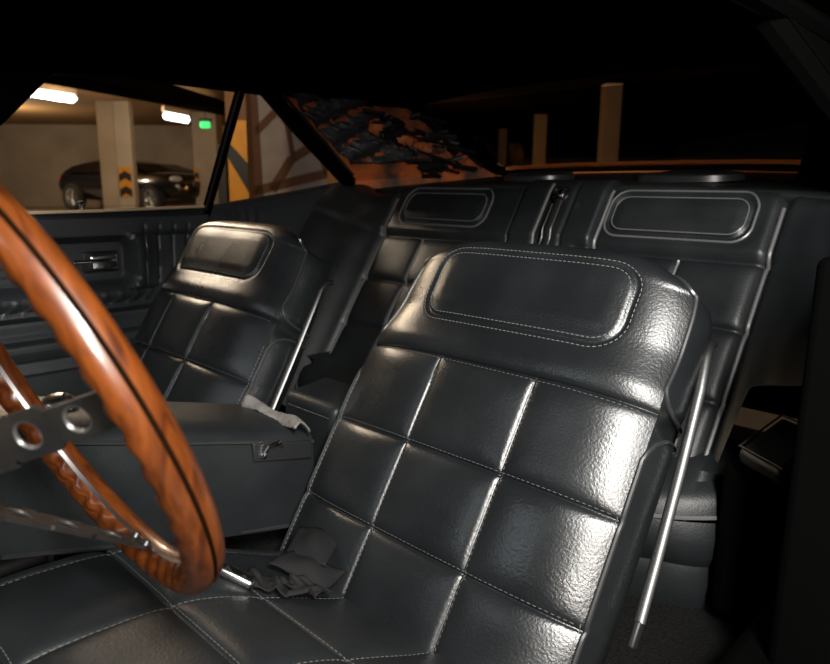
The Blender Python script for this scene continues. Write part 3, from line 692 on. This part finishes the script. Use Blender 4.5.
# speakers in the parcel shelf
def speaker(x, label, wdt):
    z = shelf(x, .90); t_ = thing('rear_speaker', label, 'speaker', (x, .90, z), 'parcel shelf speakers')
    ax = Vector((0, -.085, 1)).normalized(); seg = 40
    def ell(sx, sy, h): return [Vector((x+sx*math.cos(2*math.pi*k/seg), .90+sy*math.sin(2*math.pi*k/seg), z+.085*sy*math.sin(2*math.pi*k/seg)))+ax*h for k in range(seg)]
    MB().grid([ell(wdt, .075, .001), ell(wdt*.99, .074, .014), ell(wdt*.93, .068, .017), ell(wdt*.88, .062, .012)], closed_v=True).build('rim', PIP, t_)
    MB().grid([ell(wdt*.88, .062, .012), ell(wdt*.6, .042, .019), ell(wdt*.3, .02, .022), ell(.0005, .0005, .023)], closed_v=True).build('grille', GRIL, t_)
speaker(-.15, 'low black oval speaker at the right end of the parcel shelf', .12)
speaker(-.56, 'low black oval speaker on the parcel shelf left of the centre strap', .10)

# ================================================================== CENTRE CONSOLE, ARMREST, SCRAP
con = thing('center_console', 'black leather centre seat box with a latch plate between the front seats', 'console', (-.385, -.2, .42))
def cz_(y_): return float(np.interp(y_, [-.55, -.28, -.06], [.855, .783, .728]))
P = []
for i in range(31):
    y_ = -.50+.435*i/30; z = cz_(y_); row = []
    for x, dz in ((-.285, -.19), (-.285, -.10), (-.283, -.05), (-.283, -.012), (-.288, -.003), (-.297, .004), (-.33, .010), (-.385, .013), (-.44, .010), (-.473, .004), (-.482, -.003), (-.487, -.012), (-.485, -.19)):
        pf = .008*math.sin(math.pi*(y_+.5)/.435) if -.2 < dz < -.04 else 0
        row.append((x+pf, y_, z+dz*(.8 if dz < -.1 else 1)))
    P.append(row)
mb = MB().grid(P); n = len(P[0]); mb.f.append(tuple(range(n))); mb.f.append(tuple(30*n+k for k in range(n)))
mb.build('box', LEC, con, angle=60)
MB().tube([(-.281, y_, cz_(y_)-.012) for y_ in lin(-.50, -.066, 20)], .003, 6).build('lid_piping', PIP, con)
MB().tube([(-.281, y_, cz_(y_)-.148) for y_ in lin(-.50, -.066, 20)], .003, 6).build('base_piping', PIP, con)
lp = MB().hexa([(-.276, -.175, .715), (-.283, -.175, .715), (-.283, -.072, .693), (-.276, -.072, .693), (-.276, -.175, .744), (-.283, -.175, .744), (-.283, -.072, .722), (-.276, -.072, .722)]).build('latch_plate', BLK, con, bevel=.002)
MB().tube([(-.274, -.16, .722), (-.270, -.152, .735), (-.270, -.135, .737), (-.274, -.128, .728)], .003, 6).lathe([(.001, .006), (.004, .005), (.005, 0)], (-.276, -.16, .722), (1, 0, 0), 12).build('latch', CHRB, lp)
arm = thing('armrest', 'black leather armrest block standing up behind the centre box', 'armrest', (-.36, .04, .60))
MB().hexa([(-.29, -.03, .60), (-.43, -.03, .60), (-.45, .10, .60), (-.29, .10, .60), (-.29, -.016, .757), (-.43, -.016, .757), (-.44, .085, .765), (-.29, .085, .765)]).build('pad', LEC, arm, bevel=.014, seg=4)
for pth_ in ([(-.302-(.11)*i/300, -.0195, .738) for i in range(301)], [(-.2885, -.012+.085*i/300, .742) for i in range(301)]):
    st_ = MB(); stitches(pth_, .004, .0024, .0006, st_); st_.build('stitching', THR, arm)
# scrap of worn grey leather on the box
def scrap():
    P = []
    for i in range(26):
        a = i/25; row = []
        for j in range(14):
            b = j/13
            x = -.42+.15*a; y_ = -.108+.03*b+.03*a*(1-a)
            z = cz_(y_)+.010+.018*math.sin(math.pi*b)*(1-.5*a)+.004*math.sin(7*a+3*b)+random.uniform(-.0015, .0015)
            row.append((x, y_, z))
        P.append(row)
    P2 = P
    return MB().grid(P2).build('leather_scrap', RAG, None, solid=.003, loc=(-.36, -.07, .75))
tag(scrap(), 'crumpled scrap of worn grey leather lying on the centre box', 'leather scrap')
# chrome gear knob and its boot ahead of the box
sh = thing('gear_shifter', 'round chrome gear knob seen behind the steering wheel spoke', 'gear shifter', (-.39, -.41, .60))
MB().sphere((-.385, -.392, .820), .024, 12, (1.15, 1, .85)).build('knob', mat('brushed_knob', (.5, .47, .44), .28, 1, noise=(40, .3, (.3, .26, .22), .08)), sh)
MB().tube([(-.39, -.40, .81), (-.39, -.42, .60)], .008, 8).build('stalk', CHR, sh)
MB().box((-.370, -.392, .835), (.035, .003, .006), Matrix.Rotation(R(-35), 3, 'Y')).build('knob_seam', BLK, sh)

# ================================================================== SEAT BELT on the driver's cushion
belt = thing('seat_belt', 'crumpled dark webbing with a metal tongue lying on the driver cushion', 'seat belt', (-.12, -.25, .64))
a, b = cush(-.122, -.326, .010), cush(-.088, -.298, .010); dr = (b-a).normalized()
MB().box((a+b)/2, ((b-a).length*1.05, .017, .013), dr.to_track_quat('X', 'Z').to_matrix()).build('tongue', mat('brushed_steel', (.42, .42, .42), .25, 1), belt, bevel=.005)
MB().box(a-dr*.002, (.006, .020, .016), dr.to_track_quat('X', 'Z').to_matrix()).build('tongue_end', BLK, belt, bevel=.003)
P = []
pth = [(-.122, -.312), (-.107, -.296), (-.085, -.275), (-.068, -.258), (-.075, -.235), (-.085, -.215)]
for i in range(41):
    f = i/40*(len(pth)-1); k = min(int(f), len(pth)-2); g = f-k
    p = Vector(pth[k]).lerp(Vector(pth[k+1]), g); d = (Vector(pth[k+1])-Vector(pth[k])).normalized(); nrm = Vector((-d.y, d.x)); row = []
    wd = .016+.007*sm(0, 1, i/40)
    for j in range(11):
        c = (j/10-.5)*2; q = p+nrm*c*wd
        row.append(cush(q.x, q.y, .006+.007*abs(math.sin(c*3+i*.55))+.004*math.sin(i*.8)+random.uniform(0, .0015)))
    P.append(row)
MB().grid(P).build('webbing', WEB, belt, solid=.002)
def flap(pts, n=14):
    """bilinear sagging patch of webbing"""
    q = [Vector(p) for p in pts]; P = []
    for i in range(n):
        row = []
        for j in range(n):
            a_, b_ = i/(n-1), j/(n-1); p = q[0].lerp(q[1], a_).lerp(q[3].lerp(q[2], a_), b_)
            p += Vector((0, -.006, .010))*math.sin(math.pi*a_)*math.sin(math.pi*b_)+Vector((0, 0, .002*math.sin(9*a_+4*b_)))
            row.append(p)
        P.append(row)
    return MB().grid(P)
fm = flap([cush(-.14, -.245, .012), cush(-.075, -.205, .012), cush(-.085, -.165, .028), cush(-.15, -.20, .03)])
fm.build('folded_webbing', WEB, belt, solid=.003)
flap([cush(-.155, -.215, .012), cush(-.095, -.19, .03), cush(-.13, -.135, .058), cush(-.19, -.16, .050)]).build('folded_webbing', WEB, belt, solid=.003)

# ================================================================== STEERING WHEEL
TW = .39; CW = Vector((-.005, -.515, .955)); NW = Vector((0, math.cos(TW), math.sin(TW))); UX = Vector((1, 0, 0)); UZ = Vector((0, -math.sin(TW), math.cos(TW))); RW = .1805
wheel = thing('steering_wheel', 'wooden steering wheel with drilled dark metal spokes in the left foreground', 'steering wheel', CW)
def rad(th_): return UX*math.cos(th_)+UZ*math.sin(th_)
def rim_half(side, rr, scallop):
    P = []; N = 560
    for i in range(N):
        th_ = 2*math.pi*i/N; e = rad(th_); row = []
        notch = (.5+.5*math.cos(50*th_))**1.6 if scallop else 0
        for j in range(15):
            f = math.pi*j/14; c, s_ = math.cos(f), math.sin(f)
            k = 1-.26*notch*sm(.50, -.35, c)*sm(.05, .5, s_)          # finger notches on the back, towards the hub
            rx = rr*k; ry = rr*1.02*k
            row.append(CW+e*(RW+c*rx)+NW*side*(.0018+s_*ry))
        P.append(row)
    return MB().grid(P, closed_u=True, closed_v=True)
rim_half(1, .0128, False).build('front_rim', WOOD, wheel, angle=60)['label'] = 'smooth varnished wood half'
rim_half(-1, .0134, True).build('back_rim', WOOD, wheel, angle=60)['label'] = 'scalloped varnished wood half'
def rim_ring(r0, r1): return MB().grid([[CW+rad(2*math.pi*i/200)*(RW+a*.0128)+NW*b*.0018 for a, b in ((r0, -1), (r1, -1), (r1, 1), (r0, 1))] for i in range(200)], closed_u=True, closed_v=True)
rim_ring(-1.02, .5).build('rim_core', ALU, wheel, angle=30)['label'] = 'aluminium core strip'
rim_ring(.5, .88).build('groove_shade', mat('painted_groove_shade', (.006, .003, .0015), .9, spec=0), wheel, angle=30)['label'] = 'dark ring painted as groove shade round the outside'  # near-black ring fills the groove and paints its shade
H = CW-NW*.095
hb = MB().lathe([(.001, .02), (.030, .019), (.036, .012), (.036, -.006), (.05, -.01), (.05, -.016), (.03, -.02), (.03, -.06), (.001, -.06)], H, NW, 40)
hub = hb.build('hub', DKM, wheel)
for q in range(6):
    p = H+rad(math.pi*q/3+.3)*.043-NW*.006; MB().lathe([(.001, .006), (.004, .005), (.005, 0)], p, NW, 10).build('hub_screw', CHR, hub)
def spoke(ang, holes=3, w0=.046, w1=.024):
    """flat dished bar with round drilled holes"""
    e = rad(ang); tg = NW.cross(e).normalized(); a = H+e*.034; b = CW+e*(RW-.012)
    d = (b-a); L = d.length; d.normalize(); n2 = d.cross(tg).normalized(); th_ = .0035
    hs = [(L*(.31+.235*k), .0106-.0006*k) for k in range(holes)]
    bm = bmesh.new()
    def hw(x): return (w0+(w1-w0)*x/L)/2
    # strip quads around each hole: annular patches
    faces_top = []
    cuts = [0]+[(hs[k][0]+hs[k+1][0])/2 for k in range(holes-1)]+[L]
    lead = hs[0][0]-(cuts[1]-hs[0][0]) if holes > 1 else 0
    cuts[0] = max(0, lead); segs = 32
    tp, bt = MB(), MB(); out = MB()
    def W(x, y_, s_): return a+d*x+tg*y_+n2*(th_/2*s_)
    for k, (hx, hr) in enumerate(hs):
        x0, x1 = cuts[k], cuts[k+1]; inner, outer = [], []
        for q in range(segs):
            f = 2*math.pi*q/segs; c, s_ = math.cos(f), math.sin(f)
            sx = ((x1-hx) if c > 0 else (hx-x0))/max(abs(c), 1e-6); sy = min(hw(x0), hw(x1))/max(abs(s_), 1e-6); r_ = min(sx, sy)
            inner.append((hx+hr*c, hr*s_)); outer.append((hx+r_*c, r_*s_))
        for s_ in (1, -1): out.grid([[W(*p, s_) for p in inner], [W(*p, s_) for p in outer]], closed_v=True)
        out.grid([[W(*p, 1) for p in inner], [W(*p, -1) for p in inner]], closed_v=True)
        out.grid([[W(*p, 1) for p in outer], [W(*p, -1) for p in outer]], closed_v=True)
    out.hexa([W(0, -hw(0), -1), W(cuts[0], -hw(0), -1), W(cuts[0], hw(0), -1), W(0, hw(0), -1), W(0, -hw(0), 1), W(cuts[0], -hw(0), 1), W(cuts[0], hw(0), 1), W(0, hw(0), 1)])
    sp = out.build('spoke', DKM, wheel, angle=30)
    for k, (hx, hr) in enumerate(hs):      # polished lips of the drilled holes
        MB().tube([a+d*(hx+hr*math.cos(2*math.pi*q/28))+tg*hr*math.sin(2*math.pi*q/28) for q in range(28)], .0018, 6, closed=True).build('hole_lip', LIP, sp)
    tb = MB()
    for s_ in (-1, 1): tb.lathe([(.001, .004), (.003, .0035), (.004, 0)], b-d*.008+tg*s_*.010+n2*.002, n2, 10)
    tb.build('rivet', CHR, sp)
    return sp
spoke(R(10)); spoke(R(170)); spoke(R(-90))
MB().tube([H-NW*.05, H-NW*.30], .024, 16).build('column', BLK, wheel)
